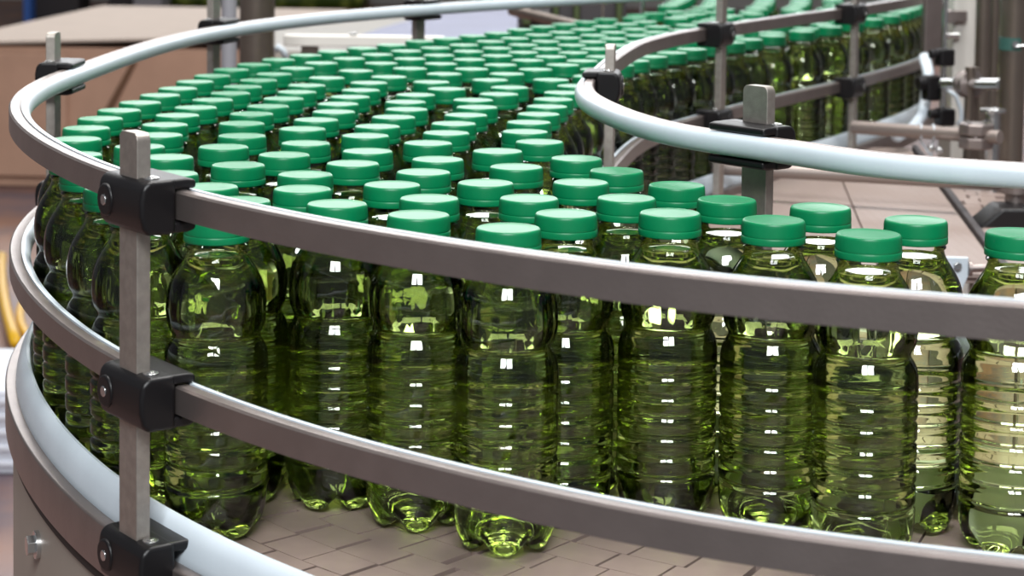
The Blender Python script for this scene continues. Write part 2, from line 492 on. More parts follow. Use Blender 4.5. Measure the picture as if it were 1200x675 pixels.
def make_bottle_meshes():
    out = {}
    # outer wall
    prof, fn = bottle_profile(0.0, 1)
    prof = prof + [(.0170, .1672), (.0184, .1676), (.0185, .1686), (.0170, .1692), (.0165, .1700), (.0165, .1815), (.0150, .1820)]
    V, Fc = lathe(prof, SEG, fn); Fc.append(tuple(reversed(range(SEG))))
    out['wall'] = (V, Fc)
    # liquid
    LV = 0.1630
    prof, fn = bottle_profile(0.00035, LV)
    top_r = body_r(LV) * .979 - .0004
    prof = prof + [(top_r, LV), (top_r * .97, LV - .0006), (top_r * .6, LV - .0008), (.001, LV - .0008)]
    V, Fc = lathe(prof, SEG, fn); n = len(prof)
    Fc.append(tuple(reversed(range(SEG)))); Fc.append(tuple(range((n - 1) * SEG, n * SEG)))
    out['oil'] = (V, Fc)
    # cap
    CS = 120
    cp = [(.0168, .1708), (.0188, .1706), (.0190, .1712), (.0190, .1742), (.01885, .1746), (.0185, .1748), (.01865, .1751), (.0189, .1754), (.0189, .1762), (.0188, .1785), (.0187, .1808), (.01855, .1822),
          (.0182, .1832), (.0177, .1838), (.0171, .18395), (.0163, .1838), (.0158, .18365), (.010, .18365), (.0015, .18365)]
    def fc(i, r, z, th):
        if 7 <= i <= 11: r -= 0.00028 * (0.5 - 0.5 * math.cos(60 * th))
        return r, z
    V, Fc = lathe(cp, CS, fc); n = len(cp); Fc.append(tuple(range((n - 1) * CS, n * CS))); Fc.append(tuple(reversed(range(CS))))
    out['cap'] = (V, Fc)
    return out
BM_ = make_bottle_meshes()

def first_bottle():
    root = empty('oil_bottle', (0, 0, 0), 0)
    mesh_obj('bottle_wall', *BM_['wall'], M['pet'], root)
    mesh_obj('oil', *BM_['oil'], M['oil'], root)
    c = mesh_obj('screw_cap', *BM_['cap'], M['cap'], root)
    return root
proto = first_bottle()
proto_kids = list(proto.children)

# photo positions of the middle of every cap's top
caps_px = [
 (86,202),(115.5,224),(150,241),(254,258),(88.7,183),(90,164.7),(101.3,151.7),(117.5,140.5),(139.7,130.8),(164.2,121.7),(187.6,113),
 (160,174),(186,160),(193.3,147.8),(195.8,186),(191.7,205),(234,221.7),(273,236.5),(262,174),(277.5,195.5),(283.6,161),(283.4,146.3),
 (333,183.3),(357.8,206.5),(349,224),(358.2,169.7),(354.6,152.8),(370.5,142),(391.3,132.5),(396.3,123.3),(413.5,193.5),(430.7,179),
 (428.3,160.8),(442.3,149.8),(461.2,138.8),(476.5,129.5),(475.3,121),(457,218.7),(496.3,203.7),(501.5,169.5),(513,188.7),(523,157.5),
 (487,112.5),(523.3,105.5),(554.7,118.7),(558.8,127),(546,136.3),(531.7,146.5),(584.6,111.7),(597,103.8),(583.3,179),(605,197.5),
 (615.5,156),(620,145),(632.3,168),(631.3,135.3),(641.2,126.3),(648.7,117.8),(660,110),(675,102),(675.4,187.5),(722.5,202),(680.8,215.8),
 (503,234.6),(490.6,254),(392.7,241),(569,216.5),(620,234.5),(595.8,269.5),(663.3,252.5),(735,234.5),(784.5,251.5),(793,219),
 (851.8,236),(906.7,260),(964,244.5),(1018,276.5),(1073.3,260),(1193.5,275),
 (208.3,105),(228.5,97),(248.7,90),(271,82.8),(297.8,76.7),(326.3,71),(358.2,65.8),(390.2,61.3),(424.5,57.5),(458.7,53.7),(492,49.2),
 (207.8,136.7),(229.4,127.5),(249.6,118.3),(269.6,110.8),(284.3,103),(303,95.3),(321,88),(348,81.2),(376.2,75),(409,69.7),(441.9,65),(476,60.8),(510,57.2),
 (417,84.2),(446.4,75.3),(480.2,70),(480.4,81.5),(455.7,91.3),(382.8,92.5),(359.4,101.3),(347.9,109.2),(332.2,117),(314.2,126),(294.8,135),
 (432.3,98.3),(423,107),(410.2,115),(505.5,97.4),
 (523.8,46),(553.9,42.8),(583,39.5),(609.8,35.5),(636,32),(543.4,53.7),(574.6,49.5),(603.4,45.8),(631.2,41.8),(514.3,65.8),(548.8,61.2),
 (582.5,57.5),(613,53.5),(516.7,75.8),(550,70.8),(582.8,66.3),(617.5,62.5),(552.3,82),(586.4,77.2),(619,71.7),(520.4,87.8),(594,87.8),(627.7,82.5),(574.2,95),
 (646.3,94.7),(661.2,29.2),(686.4,26.3),(709.7,23.3),(658.7,38.7),(683.9,35.3),(708.6,32),(733.5,29),(755.4,26.2),(642.9,49.5),(670.6,45.5),
 (697.2,42.2),(722.5,38.8),(747.3,35.5),(771,32),(648.3,58.7),(676.9,54.2),(704.6,50),(730.7,46.3),(755,43),(778,38.7),(653.6,67.8),(684.9,63.3),
 (712,59),(736,54.5),(659.6,77.2),(694,72.5),(699.5,82.5),(700.5,91),(723,67.5),
 (743.6,21.5),
 (735,77.5),(765.7,73),(791.4,68.7),(818,64),(779,60),(809.6,55.8),(843,59.5),(864,55.5),(872.5,44),(889,51.5),(906.7,39.7),(911.5,47.5),
 (947.3,34.2),(959,38.5),(963.6,29),(993,33.3),(977,24.5),(1014.5,28),(1031,23.5),(1046,19),
]
chains_px = [
 [(757,17.5),(768,13.5),(778,10),(786,6.5),(793,3),(799,0),(804,-4),(808,-8)],
 [(782,25),(803,19),(817,15),(826,11),(832,7),(836,2),(838,-3),(840,-8)],
 [(825,27),(843,22),(863,18),(877,14.5),(888,10),(894,5),(897,0),(898,-6)],
 [(890,20),(905,17),(918,13.5),(930,10),(937,5.5),(940,1),(941,-5)],
 [(925,23),(945,14),(958,9),(968,5),(975,1),(979,-4)],
 [(1056,15.5),(1066,11),(1073,5.5),(1077,0),(1079,-6)],
 [(990,22),(1010,18),(1030,13),(1042,8),(1050,3),(1055,-2)],
]
D = 0.0602
pos = [Vector(at(x, y, CAP_TOP)[:2]) for x, y in caps_px]
n_click = len(pos)
front = set(i for i, (x, y) in enumerate(caps_px) if y > 180)
for ch in chains_px:
    q = [Vector(at(x, y, CAP_TOP)[:2]) for x, y in ch]
    s = 0.0; last = q[0]; pts = [q[0]]
    for a, b in zip(q, q[1:]):
        L = (b - a).length; k = 0.0
        while True:
            d = D - (last - a).length if k == 0 and last != a else D
            nxt = None
            # step along the segment until D away from the last one
            t = k
            while t <= L:
                p = a + (b - a) * (t / L)
                if (p - last).length >= D: nxt = p; break
                t += 0.002
            if nxt is None: break
            pts.append(nxt); last = nxt; k = t
    for p in pts:
        if all((p - o).length > D * 0.86 for o in pos): pos.append(p)
# the crowd between the far lanes is filled up as tightly as the rest
poly = [Vector(at(x, y, CAP_TOP)[:2]) for x, y in [(722, 84), (718, 66), (745, 22), (800, 22), (850, 14), (930, 9), (975, 6), (1050, 4), (1068, 9), (1010, 29), (960, 39), (915, 47), (868, 55), (820, 64), (765, 73)]]
def inside(p, pg):
    c = False; j = len(pg) - 1
    for i in range(len(pg)):
        a, b = pg[i], pg[j]
        if (a.y > p.y) != (b.y > p.y) and p.x < (b.x - a.x) * (p.y - a.y) / (b.y - a.y) + a.x: c = not c
        j = i
    return c
xs = [v.x for v in poly]; ys = [v.y for v in poly]
cands = []
y = min(ys)
while y < max(ys):
    x = min(xs)
    while x < max(xs):
        cands.append(Vector((x, y))); x += 0.006
    y += 0.006
for p in cands:
    if inside(p, poly) and all((p - o).length > D * 0.985 for o in pos): pos.append(p)
# settle: no two bottles may overlap; front ones hardly move
for it in range(120):
    moved = False
    for i in range(len(pos)):
        for j in range(i + 1, len(pos)):
            d = pos[j] - pos[i]
            if abs(d.x) > D or abs(d.y) > D: continue
            L = d.length
            if L < D * 1.002:
                wi = 0.15 if i in front else 1.0; wj = 0.15 if j in front else 1.0
                u = d / max(L, 1e-6); e = (D * 1.004 - L)
                pos[i] -= u * (e * wi / (wi + wj)); pos[j] += u * (e * wj / (wi + wj)); moved = True
    # and none may stand in a rail
    for q, s, gap in ((OUT, SO, .0375), (INN, SI, .0375)):
        fr = frames(q)[::3]
        for i in range(len(pos)):
            f = min(fr, key=lambda f: (f[0] - pos[i]).length_squared)
            if (f[0] - pos[i]).length > 0.12: continue
            v = (pos[i] - f[0]).dot(f[2]) * s
            if v < gap: pos[i] += f[2] * (s * (gap - v)); moved = True
    if not moved: break
def shows(p, h=CAP_TOP):
    d = Vector((p.x, p.y, h)) - CAM
    return CX + F * d.dot(rt) / d.dot(fw), CY - F * d.dot(up) / d.dot(fw)

front_labels = {
 0: 'leftmost bottle of all, its shoulder showing beside the rail curve',
 1: 'second bottle from the left end, under the upper rail left of the nearest post',
 2: 'bottle directly left of the nearest post, its cap hidden by the black clamp',
 3: 'large near bottle just right of the nearest post, cap top covered by the upper rail',
 4: 'leftmost cap showing above the upper rail near the nearest post',
 11: 'bottle whose cap is split by the top of the nearest post',
 14: 'bottle cap right of the nearest post, one above the cap touching the black clamp',
 15: 'bottle cap touching the top of the big black clamp right of the nearest post',
 16: 'bottle cap resting against the start of the upper rail right of the big clamp',
 17: 'bottle cap just peeping over the upper rail right of the big black clamp',
 18: 'bottle with whole cap beside a gap, right of the nearest post top',
 19: 'big whole cap with clear neck showing, between nearest post and the upper rail',
 24: 'whole cap just above the upper rail, left of the first partly hidden one',
 65: 'near bottle whose cap touches the upper rail, right of the largest left one',
 64: 'near bottle with cap half behind the upper rail, just left of the frontmost bottle',
 68: 'frontmost bottle in the middle, its rounded feet standing free on the belt tiles',
 69: 'bottle directly behind and right of the frontmost middle bottle',
 67: 'bottle with full cap showing just behind the frontmost middle bottle',
 71: 'front row bottle with whole cap and clear neck, first one right of the middle pair',
 70: 'second row bottle whose cap overlaps the first one right of the middle pair',
 72: 'bottle with cap standing apart from others, left of the rounded-top post',
 73: 'bottle directly in front of the short rounded-top post',
 74: 'front row bottle with bright pale cap, just right of the rounded-top post',
 75: 'second row bottle with cap against the empty belt, right of the rounded-top post',
 76: 'front row bottle with the largest cap of all, next to the pale gap',
 77: 'second row bottle just left of the white bracket',
 78: 'rightmost bottle, pale green below, cut by the picture edge',
 63: 'bottle in third row, cap right behind the one half hidden by the upper rail',
 37: 'bottle with clear neck showing, two caps back from the one half hidden by the rail',
 38: 'bottle cap in the fourth row back above the one half hidden by the rail',
 66: 'bottle two caps behind the frontmost middle bottle, slightly to its left',
 51: 'bottle three caps behind the frontmost middle bottle, straight back from it',
 62: 'bottle with cap centred below the gap between the two caps at the thin bright bar',
 61: 'bottle whose cap is right under the thin bright bar at the hairpin nose',
 60: 'bottle whose cap is just left of the thin bright bar at the hairpin nose',
 54: 'last cap of the column beside the hairpin nose, nearest its open gap',
}
def region_label(x, y):
    if y < 24 and x > 730: return ('far green-capped bottle queued in the lanes running out of the top of the picture', 'bottles queued in the far lanes')
    if x > 728 and y < 90: return ('distant bottle seen through the far limb of the hairpin rail', 'bottles behind the far limb of the hairpin rail')
    if y < 62: return ('small green-capped bottle in the rear rows of the packed crowd', 'bottles in the rear rows of the crowd')
    if y < 105: return ('green-capped bottle in the middle rows of the packed crowd', 'bottles in the middle rows of the crowd')
    if x < 330: return ('green-capped bottle in the left part of the crowd near the outer bend', 'bottles at the left of the crowd')
    if x < 520: return ('green-capped bottle in the centre of the crowd with gaps showing around its neck', 'bottles in the centre of the crowd')
    return ('green-capped bottle in the column beside the hairpin nose', 'bottles beside the hairpin nose')

spots = []
for i, p in enumerate(pos):
    x, y = shows(p)
    if x < -80 or x > 1290 or y < -34: continue
    spots.append((i, p, x, y))
spots.sort(key=lambda s: s[1].y)
spots_main = spots[:300]
print('BOTTLES', len(pos), len(spots))
for k, (i, p, x, y) in enumerate(spots_main):
    if k == 0: root = proto
    else:
        root = proto.copy(); col.objects.link(root)
        for ch in proto_kids:
            c = ch.copy(); col.objects.link(c); c.parent = root
    root.location = (p.x, p.y, 0.0015); root.rotation_euler = (0, 0, random.uniform(0, 2 * PI))
    if i in front_labels: lab, grp = front_labels[i], 'green-capped oil bottles on the conveyor'
    else: lab, grp = region_label(x, y)
    root['label'] = lab; root['category'] = 'bottle'; root['group'] = grp

# ------------------------------------------------------------------ belt
def belt_plates():
    V, Fc, mi = [], [], []
    def plate(c0, c1, c2, c3, h=0.0, th=0.007, lift=0.0):
        b = len(V)
        for c in (c0, c1, c2, c3): V.append((c[0], c[1], h))
        for c in (c0, c1, c2, c3): V.append((c[0], c[1], h - th))
        Fc.extend([(b, b + 1, b + 2, b + 3), (b, b + 4, b + 5, b + 1), (b + 1, b + 5, b + 6, b + 2), (b + 2, b + 6, b + 7, b + 3), (b + 3, b + 7, b + 4, b)])
        mi.extend([0] * 5)
    cx, cy = 0.45, 1.66
    dr = 0.0262; r = 0.30; row = 0
    outf = frames(OUT)[::2]
    def ok(p):
        # inside the outer rail
        f = min(outf, key=lambda f: (f[0] - p).length_squared)
        return (p - f[0]).dot(f[2]) * SO > 0.004
    while r < 0.95:
        rc = r + dr / 2
        n = int(2 * PI * rc / 0.036)
        for k in range(n):
            for_off = (row % 2) * 0.5
            a0 = 2 * PI * (k + for_off) / n; a1 = 2 * PI * (k + 1 + for_off) / n
            am = (a0 + a1) / 2
            pm = Vector((cx + rc * math.cos(am), cy + rc * math.sin(am)))
            if pm.x > 0.62 or pm.y < 0.6 or not all(ok(Vector((cx + q_ * math.cos(b_), cy + q_ * math.sin(b_)))) for q_ in (r, r + dr) for b_ in (a0, a1)): continue
            g = 0.00045 / rc; ri, ro = r + .0002, r + dr - .0002
            gp = random.choice((.0042, .0030, .0012, .0020, .0005)) / rc
            plate((cx + ri * math.cos(a0 + g), cy + ri * math.sin(a0 + g)), (cx + ro * math.cos(a0 + g), cy + ro * math.sin(a0 + g)),
                  (cx + ro * math.cos(a1 - gp), cy + ro * math.sin(a1 - gp)), (cx + ri * math.cos(a1 - gp), cy + ri * math.sin(a1 - gp)), h=random.choice((0, 0, -.0003)))
        r += dr; row += 1
    return V, Fc
V, Fc = belt_plates()
root = empty('conveyor_belt', (0, 0, 0), 0, 'taupe plate-link conveyor belt under the bottles with dark offset gaps', 'conveyor belt')
mesh_obj('link_plates', V, Fc, M['belt'], root, smooth=False)
# dark bed below, following the outer rail
pts = [Vector((p.x, p.y)) for p in OUT]
V = [(p.x, p.y, -.0115) for p in pts] + [(p.x, p.y, -.030) for p in pts]
n = len(pts)
Fc = [tuple(range(n)), tuple(reversed(range(n, 2 * n)))] + [(i, i + n, (i + 1) % n + n, (i + 1) % n) for i in range(n)]
bm = bmesh.new(); vs = [bm.verts.new(v) for v in V]
for f in Fc: bm.faces.new([vs[i] for i in f])
bmesh.ops.triangulate(bm, faces=[f for f in bm.faces if len(f.verts) > 4])
bm_obj('belt_bed', bm, M['dark'], root)

# the dimpled belt inside the hairpin, running away from the camera
root = empty('transfer_belt', (0, 0, 0), 0, 'empty dimpled taupe belt inside the hairpin rail', 'conveyor belt')
a0 = at(1090, 205, .004); a1 = at(1160, 300, .004); dirv = (a1 - a0).normalized()
side = Vector((-dirv.y, dirv.x, 0)); side = side if side.x < 0 else -side
bm = bmesh.new(); wd = (0.121, 0.121, 0.121)
o0 = 0.0
start = a0 - dirv * 0.28
for w in wd:
    c = start + side * (o0 + w / 2)
    mt = Matrix.Translation((c.x, c.y, 0)) @ Matrix.Rotation(math.atan2(dirv.y, dirv.x), 4, 'Z')
    box(bm, 0, 0.98, -w / 2 + .0008, w / 2 - .0008, -.001, .004, mt)
    o0 += w
bm_obj('belt_strip', bm, M['dotted'], root, bevel=.0008)
bm = bmesh.new()
c = start - side * .006
mt = Matrix.Translation((c.x, c.y, 0)) @ Matrix.Rotation(math.atan2(dirv.y, dirv.x), 4, 'Z')
box(bm, 0, 0.98, -.004, .004, -.03, .009, mt)
bm_obj('side_bar', bm, M['darkgrey'], root, bevel=.001)

# ------------------------------------------------------------------ conveyor side panel
S = SO
root = empty('conveyor_side_panel', (0, 0, 0), 0, 'curved grey side panel of the conveyor below the white edge rail', 'panel')
sweep('panel_skin', OUT, [(v * S, h) for v, h in rounded(-.006, .004, -.62, -.022, .001)], M['panel'], root)
sweep('shadow_gap_strip', OUT, [(v * S, h) for v, h in rounded(-.0085, .004, -.0218, -.0085, .001)], M['dark'], root)  # solid dark strip, its colour standing in for the shade in the open gap
# square-headed bolt on the panel
ib = near_x(OUT, 44, -.06, hi=1.5)
best = None
for i, f in enumerate(frames(OUT)):
    p = f[0] - f[2] * (S * .008)
    x, y = shows(p, -.047)
    if f[0].y < 1.6:
        d = abs(x - 42)
        if best is None or d < best[0]: best = (d, i, p)
f = frames(OUT)[best[1]]
zb = min([k * .002 for k in range(-120, 0)], key=lambda z: abs(shows(best[2], z)[1] - 638))
bm = bmesh.new()
n3 = Vector((-f[2].x * S, -f[2].y * S, 0))
c = Vector((best[2].x, best[2].y, zb))
cyl(bm, c - n3 * .004, c + n3 * .006, .0065, 6)
cyl(bm, c - n3 * .004, c + n3 * .001, .009, 20)
bm_obj('panel_bolt', bm, M['chrome'], root, bevel=.0004)

# ------------------------------------------------------------------ rods and fittings at the right
def rod_thing(name, a, b, r, mat, label, cat='rod', seg=20):
    a, b = Vector(a), Vector(b); bm = bmesh.new()
    cyl(bm, Vector((0, 0, 0)), b - a, r, seg)
    o = bm_obj(name, bm, mat, bevel=min(.001, r * .2)); o.location = a
    tag(o, label, cat)
    return o
yq = 2.26
rodA0 = at_y(1000, 149, 2.30); rodA1 = at_y(1172, 161, 2.16)
rod_thing('support_rod', rodA0, rodA1, .0090, M['rod'], 'long round steel rod from the far upright bar to the thick pipe')
rodB0 = at_y(846, 197, 2.07); rodB1 = at_y(1190, 216, 1.97)
rb = rod_thing('support_rod', rodB0, rodB1, .0085, M['rod'], 'long low steel rod showing just under the near white rail')
rodC0 = at_y(1106, 98, 2.5); rodC1 = at_y(1174, 99, 2.34)
rod_thing('support_rod', rodC0, rodC1, .0085, M['chrome'], 'short bright rod between the slim upright and the thick pipe')
# foot block at the right end of the low rod
bm = bmesh.new(); c = at_y(1190, 222, 1.97)
cyl(bm, (0, 0, -.004), (0, 0, .006), .020, 24); cyl(bm, (0, 0, -.05), (0, 0, -.004), .012, 20)
o = bm_obj('rod_foot', bm, M['steel'], rb, bevel=.001); o.location = c - rodB0
bm = bmesh.new(); a = at_y(1172, 262, 1.95)
prof = [(-.045, -.05), (.06, -.05), (.06, .0), (.03, .022), (-.005, .022), (-.03, .0)]
A = [bm.verts.new((x, -.03, z)) for x, z in prof]; B = [bm.verts.new((x, .03, z)) for x, z in prof]
bm.faces.new(A); bm.faces.new(list(reversed(B)))
for k in range(len(prof)):
    k2 = (k + 1) % len(prof); bm.faces.new((A[k2], A[k], B[k], B[k2]))
o = bm_obj('bearing_block', bm, M['black'], bevel=.004, seg=3); o.location = a
tag(o, 'black bearing block beside the empty belt at the right', 'bearing')

# cross clamps (grey) on rods
def cross_clamp(c, label, r=.018):
    root = empty('rod_clamp', c, 0.1, label, 'clamp')
    bm = bmesh.new(); cyl(bm, (0, 0, -.016), (0, 0, -.0015), r, 8); cyl(bm, (0, 0, .0015), (0, 0, .016), r, 8)
    cyl(bm, (0, 0, -.002), (0, 0, .002), r * .8, 16)
    bm_obj('body', bm, M['steel'], root, bevel=.0025, seg=3)
    for a in range(4):
        bm = bmesh.new(); x, y = r * .6 * math.cos(a * PI / 2 + .6), r * .6 * math.sin(a * PI / 2 + .6)
        cyl(bm, (x, y, .015), (x, y, .0185), .0028, 6)
        bm_obj('screw', bm, M['chrome'], root)
    return root
c1 = rodA0.lerp(rodA1, 0.845)
cross_clamp(c1, 'grey screw clamp on the long rod near the thick pipe', .0235)
def collar(c, ax, r, label):
    bm = bmesh.new(); ax = Vector(ax).normalized()
    cyl(bm, -ax * .013, -ax * .002, r, 20); cyl(bm, ax * .002, ax * .013, r, 20); cyl(bm, -ax * .003, ax * .003, r * .75, 20)
    o = bm_obj('rod_collar', bm, M['steel'], bevel=.002); o.location = c
    tag(o, label, 'collar')
collar(rodC0.lerp(rodC1, .45), rodC1 - rodC0, .020, 'grey split collar on the short bright rod')
# upright rods around them
def vrod(px, ytop, ybot, dist, r, mat, label, name='upright_rod', cat='rod'):
    a = at_y(px, ybot, dist); b = at_y(px, ytop, dist); b = Vector((a.x, a.y, b.z))
    return rod_thing(name, a, b, r, mat, label, cat)
vr = vrod(1148, 130, 700, 2.20, .0095, M['chrome'], 'short upright rod with flat top passing through the grey screw clamp')
bm = bmesh.new(); h = at_y(1148, 130, 2.20).z - vr.location.z; cyl(bm, (0, 0, h - .002), (0, 0, h + .003), .0165, 24); bm_obj('rod_head', bm, M['chrome'], vr, bevel=.0008)
vrod(1133, 78, 230, 2.42, .0075, M['pipe'], 'dark upright rod behind the grey screw clamp')
vrod(1140, 79, 200, 2.44, .0055, M['pipe'], 'thin brown upright rod right behind the dark one')
vrod(1104.5, -12, 130, 2.52, .0042, M['chrome'], 'slim bright upright rod carrying small black clamps at the end of the far rail')
def small_clamp(px, py, dist, label, w=.024, h=.024):
    root = empty('small_clamp', at_y(px, py, dist), .25, label, 'clamp')
    bm = bmesh.new(); box(bm, -w / 2, w / 2, -.012, .012, -h / 2, h / 2); bm_obj('body', bm, M['black'], root, bevel=.004, seg=3)
    bm = bmesh.new(); cyl(bm, (-w * 1.0, 0, h * .18), (-w * .4, 0, h * .18), h * .28, 16); bm_obj('knob', bm, M['black'], root, bevel=.002)
small_clamp(1107, 67, 2.50, 'small black clamp on the slim upright, uppermost of three', .024, .026)
small_clamp(1107, 137, 2.50, 'small black clamp at the foot of the slim upright', .026, .026)
small_clamp(1091, 103, 2.53, 'bulky black clamp left of the slim upright', .022, .038)
# end plate of the far rail
bm = bmesh.new(); p0 = at_y(1094, 40, 2.62)
box(bm, -.018, .014, -.006, .006, -.05, .06)
o = bm_obj('end_plate', bm, M['steel'], bevel=.002); o.location = p0; o.rotation_euler = (0, 0, .3)
tag(o, 'grey steel plate at the far right end of the hairpin rail', 'plate')
# white curved guide at the end
pts = [at_y(1083, 66, 2.60), at_y(1088, 85, 2.58), at_y(1086, 110, 2.56), at_y(1081, 135, 2.54), at_y(1070, 150, 2.50), at_y(1050, 160, 2.46)]
V, Fc = tube(pts, .009, 12)
tag(mesh_obj('end_guide', V, Fc, M['white'], None), 'curved white guide strip at the far right end of the bottle stream', 'guide')

# white machine housing
def slab(name, px0, px1, py0, py1, dist, depth, mat, label, cat, bev=.004, rz=0.0):
    a = at_y(px0, py1, dist); b = at_y(px1, py0, dist)
    bm = bmesh.new(); box(bm, 0, b.x - a.x, 0, depth, 0, b.z - a.z)
    o = bm_obj(name, bm, mat, bevel=bev); o.location = a; o.rotation_euler = (0, 0, rz)
    tag(o, label, cat)
    return o
mh = slab('machine_housing', 1101, 1147, -60, 640, 2.85, .10, M['machine'], 'white painted machine housing behind the slim upright rod', 'machine')
def on_housing(px, py, r, ln, mat, name):
    bm = bmesh.new(); c = at_y(px, py, 2.85) - mh.location
    cyl(bm, c + Vector((0, .002, 0)), c + Vector((0, -ln, 0)), r, 6 if r > .009 else 18); bm_obj(name, bm, mat, mh, bevel=.001)
bm = bmesh.new(); c = at_y(1112, 19, 2.85) - mh.location
cyl(bm, c, c + Vector((0, -.02, 0)), .012, 8); box(bm, c.x + .006, c.x + .028, c.y - .014, c.y + .001, c.z - .008, c.z + .010)
bm_obj('hinge_bolt', bm, M['steel'], mh, bevel=.001)
bm = bmesh.new(); c = at_y(1108, 41, 2.85) - mh.location
cyl(bm, c + Vector((-.016, -.012, 0)), c + Vector((.020, -.012, 0)), .0055, 16); cyl(bm, c + Vector((0, -.012, 0)), c + Vector((0, .002, 0)), .004, 12)
bm_obj('handle_pin', bm, M['chrome'], mh, bevel=.001)
# white oval hose loop
cc = [at_y(1118 + 12 * math.cos(a), 128 + 24 * math.sin(a), 2.75) for a in [2 * PI * k / 28 for k in range(29)]]
pts = [at_y(1110, 105, 2.72), at_y(1120, 112, 2.72), at_y(1126, 128, 2.72), at_y(1127, 140, 2.72), at_y(1122, 146, 2.72)]
V, Fc = tube(pts, .0035, 10); tag(mesh_obj('hose', V, Fc, M['white'], None), 'short white hose bending beside the slim upright rod', 'hose')
# cable ties on the rod with little bolts
for k, px in enumerate((1081, 1096)):
    c = rodA0.lerp(rodA1, (px - 1000) / 172.0)
    pts = [c + Vector((.0, .0105 * math.cos(a), .0105 * math.sin(a))) for a in [PI * 2 * j / 16 for j in range(13)]]
    pts += [c + Vector(((.012 if k == 0 else -.004), -.012, -.030)), c + Vector(((.018 if k == 0 else -.008), -.012, -.036))]
    V, Fc = tube(pts, .0013, 8); tag(mesh_obj('cable_tie', V, Fc, M['white'], None), 'white tie looped over the long rod, %s of two' % ('left' if k == 0 else 'right'), 'cable tie')
for k, (px, py) in enumerate(((1091, 173.5), (1101, 176.5))):
    bm = bmesh.new(); cyl(bm, (0, -.006, 0), (0, .006, 0), .0048, 6); cyl(bm, (0, -.009, 0), (0, -.005, 0), .003, 12)
    o = bm_obj('hex_nut', bm, M['chrome'], bevel=.0008); o.location = at_y(px, py, 2.2)
    tag(o, 'shiny small nut hanging under the long rod, %s of a pair' % ('left' if k == 0 else 'right'), 'nut')
# thick pipes and columns
def pipe(px, dist, r, label, name='pipe', bottom=FLOOR, top=1.2, mat='pipe'):
    a = at_y(px, 100, dist)
    return rod_thing(name, (a.x, a.y, bottom), (a.x, a.y, top), r, M[mat], label, 'pipe', 48)
pipe(1186, 2.25, .0165, 'thick round steel pipe at the right picture edge')
pipe(1150, 2.7, .0115, 'dark round pipe between the white housing and the thick pipe')
pipe(1163, 2.75, .0075, 'thin brown pipe squeezed beside the thick pipe')
pr = slab('rear_column', 1157, 1176, -60, 600, 2.95, .05, M['pipe'], 'brownish steel column behind the pipes at the right', 'column')
# green band with wire on thick pipe
a = at_y(1186, 51, 2.25); bm = bmesh.new()
r1 = .0172
cyl(bm, (0, 0, -.0085), (0, 0, .0085), r1, 40)
root = empty('pipe_band', (a.x, a.y, a.z), 0, 'dark green band with a wire clip around the thick pipe', 'clip')
bm_obj('band', bm, plain('green_band', srgb(52, 92, 84), .5), root)
bm = bmesh.new(); cyl(bm, (0, -r1, 0), (0, -r1 - .004, 0), .005, 12); cyl(bm, (.0, -r1 - .003, -.002), (.04, -r1 - .006, .002), .0015, 8)
bm_obj('wire_clip', bm, M['chrome'], root)
# white bracket with bolt between the right bottles
root = empty('bracket', at_y(1122, 318, 1.62), 0, 'small white angle bracket with bolt standing on the empty belt', 'bracket')
bm = bmesh.new()
pr_ = [(-.012, -.03), (.0, -.03), (.010, -.004), (.010, .014), (-.012, .014)]
A = [bm.verts.new((x, -.0025, z)) for x, z in pr_]; B = [bm.verts.new((x, .0025, z)) for x, z in pr_]
bm.faces.new(A); bm.faces.new(list(reversed(B)))
for k in range(len(pr_)):
    k2 = (k + 1) % len(pr_); bm.faces.new((A[k2], A[k], B[k], B[k2]))
bm_obj('plate', bm, M['white'], root, bevel=.001)
bm = bmesh.new(); cyl(bm, (-.001, -.0025, .006), (-.001, -.007, .006), .0042, 6); bm_obj('bolt', bm, M['chrome'], root, bevel=.0005)
bm = bmesh.new(); cyl(bm, (.010, 0, .003), (.028, 0, .004), .0042, 16); cyl(bm, (.010, 0, .003), (.0135, 0, .003), .0075, 16); bm_obj('stub_pin', bm, M['steel'], root, bevel=.0005)

# ------------------------------------------------------------------ back left: columns, white bar, sheet
colm = pipe(301, 2.75, .0285, 'thick round steel column behind the far rail, right one of the pair', 'steel_column')
pipe(268, 2.9, .0135, 'slimmer grey steel column left of the thick one', 'steel_column', mat='grey')
colr = None
o = slab('cross_bar', 332, 520, 43.5, 54, 2.95, .03, M['machine'], 'pale flat cross bar behind the rear row of bottles', 'bar', .002)
bm = bmesh.new(); c = at_y(413.5, 45, 2.95) - o.location; cyl(bm, (c.x, .01, c.z - .006), (c.x, .01, c.z + .010), .007, 12)
bm_obj('bar_bolt', bm, M['chrome'], o, bevel=.002)
bm = bmesh.new(); box(bm, .03, .06, .008, .022, FLOOR - o.location.z, .004); box(bm, .20, .23, .008, .022, FLOOR - o.location.z, .004)
bm_obj('bar_support', bm, M['pipe'], o)
pts = [at_y(322, 60, 2.9), at_y(326, 55, 2.9), at_y(331, 59, 2.9), at_y(336, 68, 2.9)]
V, Fc = tube([p - colm.location for p in pts], .006, 10); mesh_obj('tube_end', V, Fc, M['white'], colm)
# blue sheet with a curved front edge
edge = [(408, 46), (425, 40), (445, 33), (470, 26), (500, 20), (540, 12), (560, 6), (640, 6), (640, 34), (600, 44), (520, 52), (408, 52)]
pts = [at(x, y, -.12) for x, y in edge]
bm = bmesh.new(); A = [bm.verts.new(p) for p in pts]; B = [bm.verts.new(p - Vector((0, 0, .02))) for p in pts]
bm.faces.new(A); bm.faces.new(list(reversed(B)))
for k in range(len(pts)):
    k2 = (k + 1) % len(pts); bm.faces.new((A[k2], A[k], B[k], B[k2]))
tag(bm_obj('cover_sheet', bm, M['blue']), 'blue-violet cover sheet with curved edge behind the rear bottles', 'sheet')
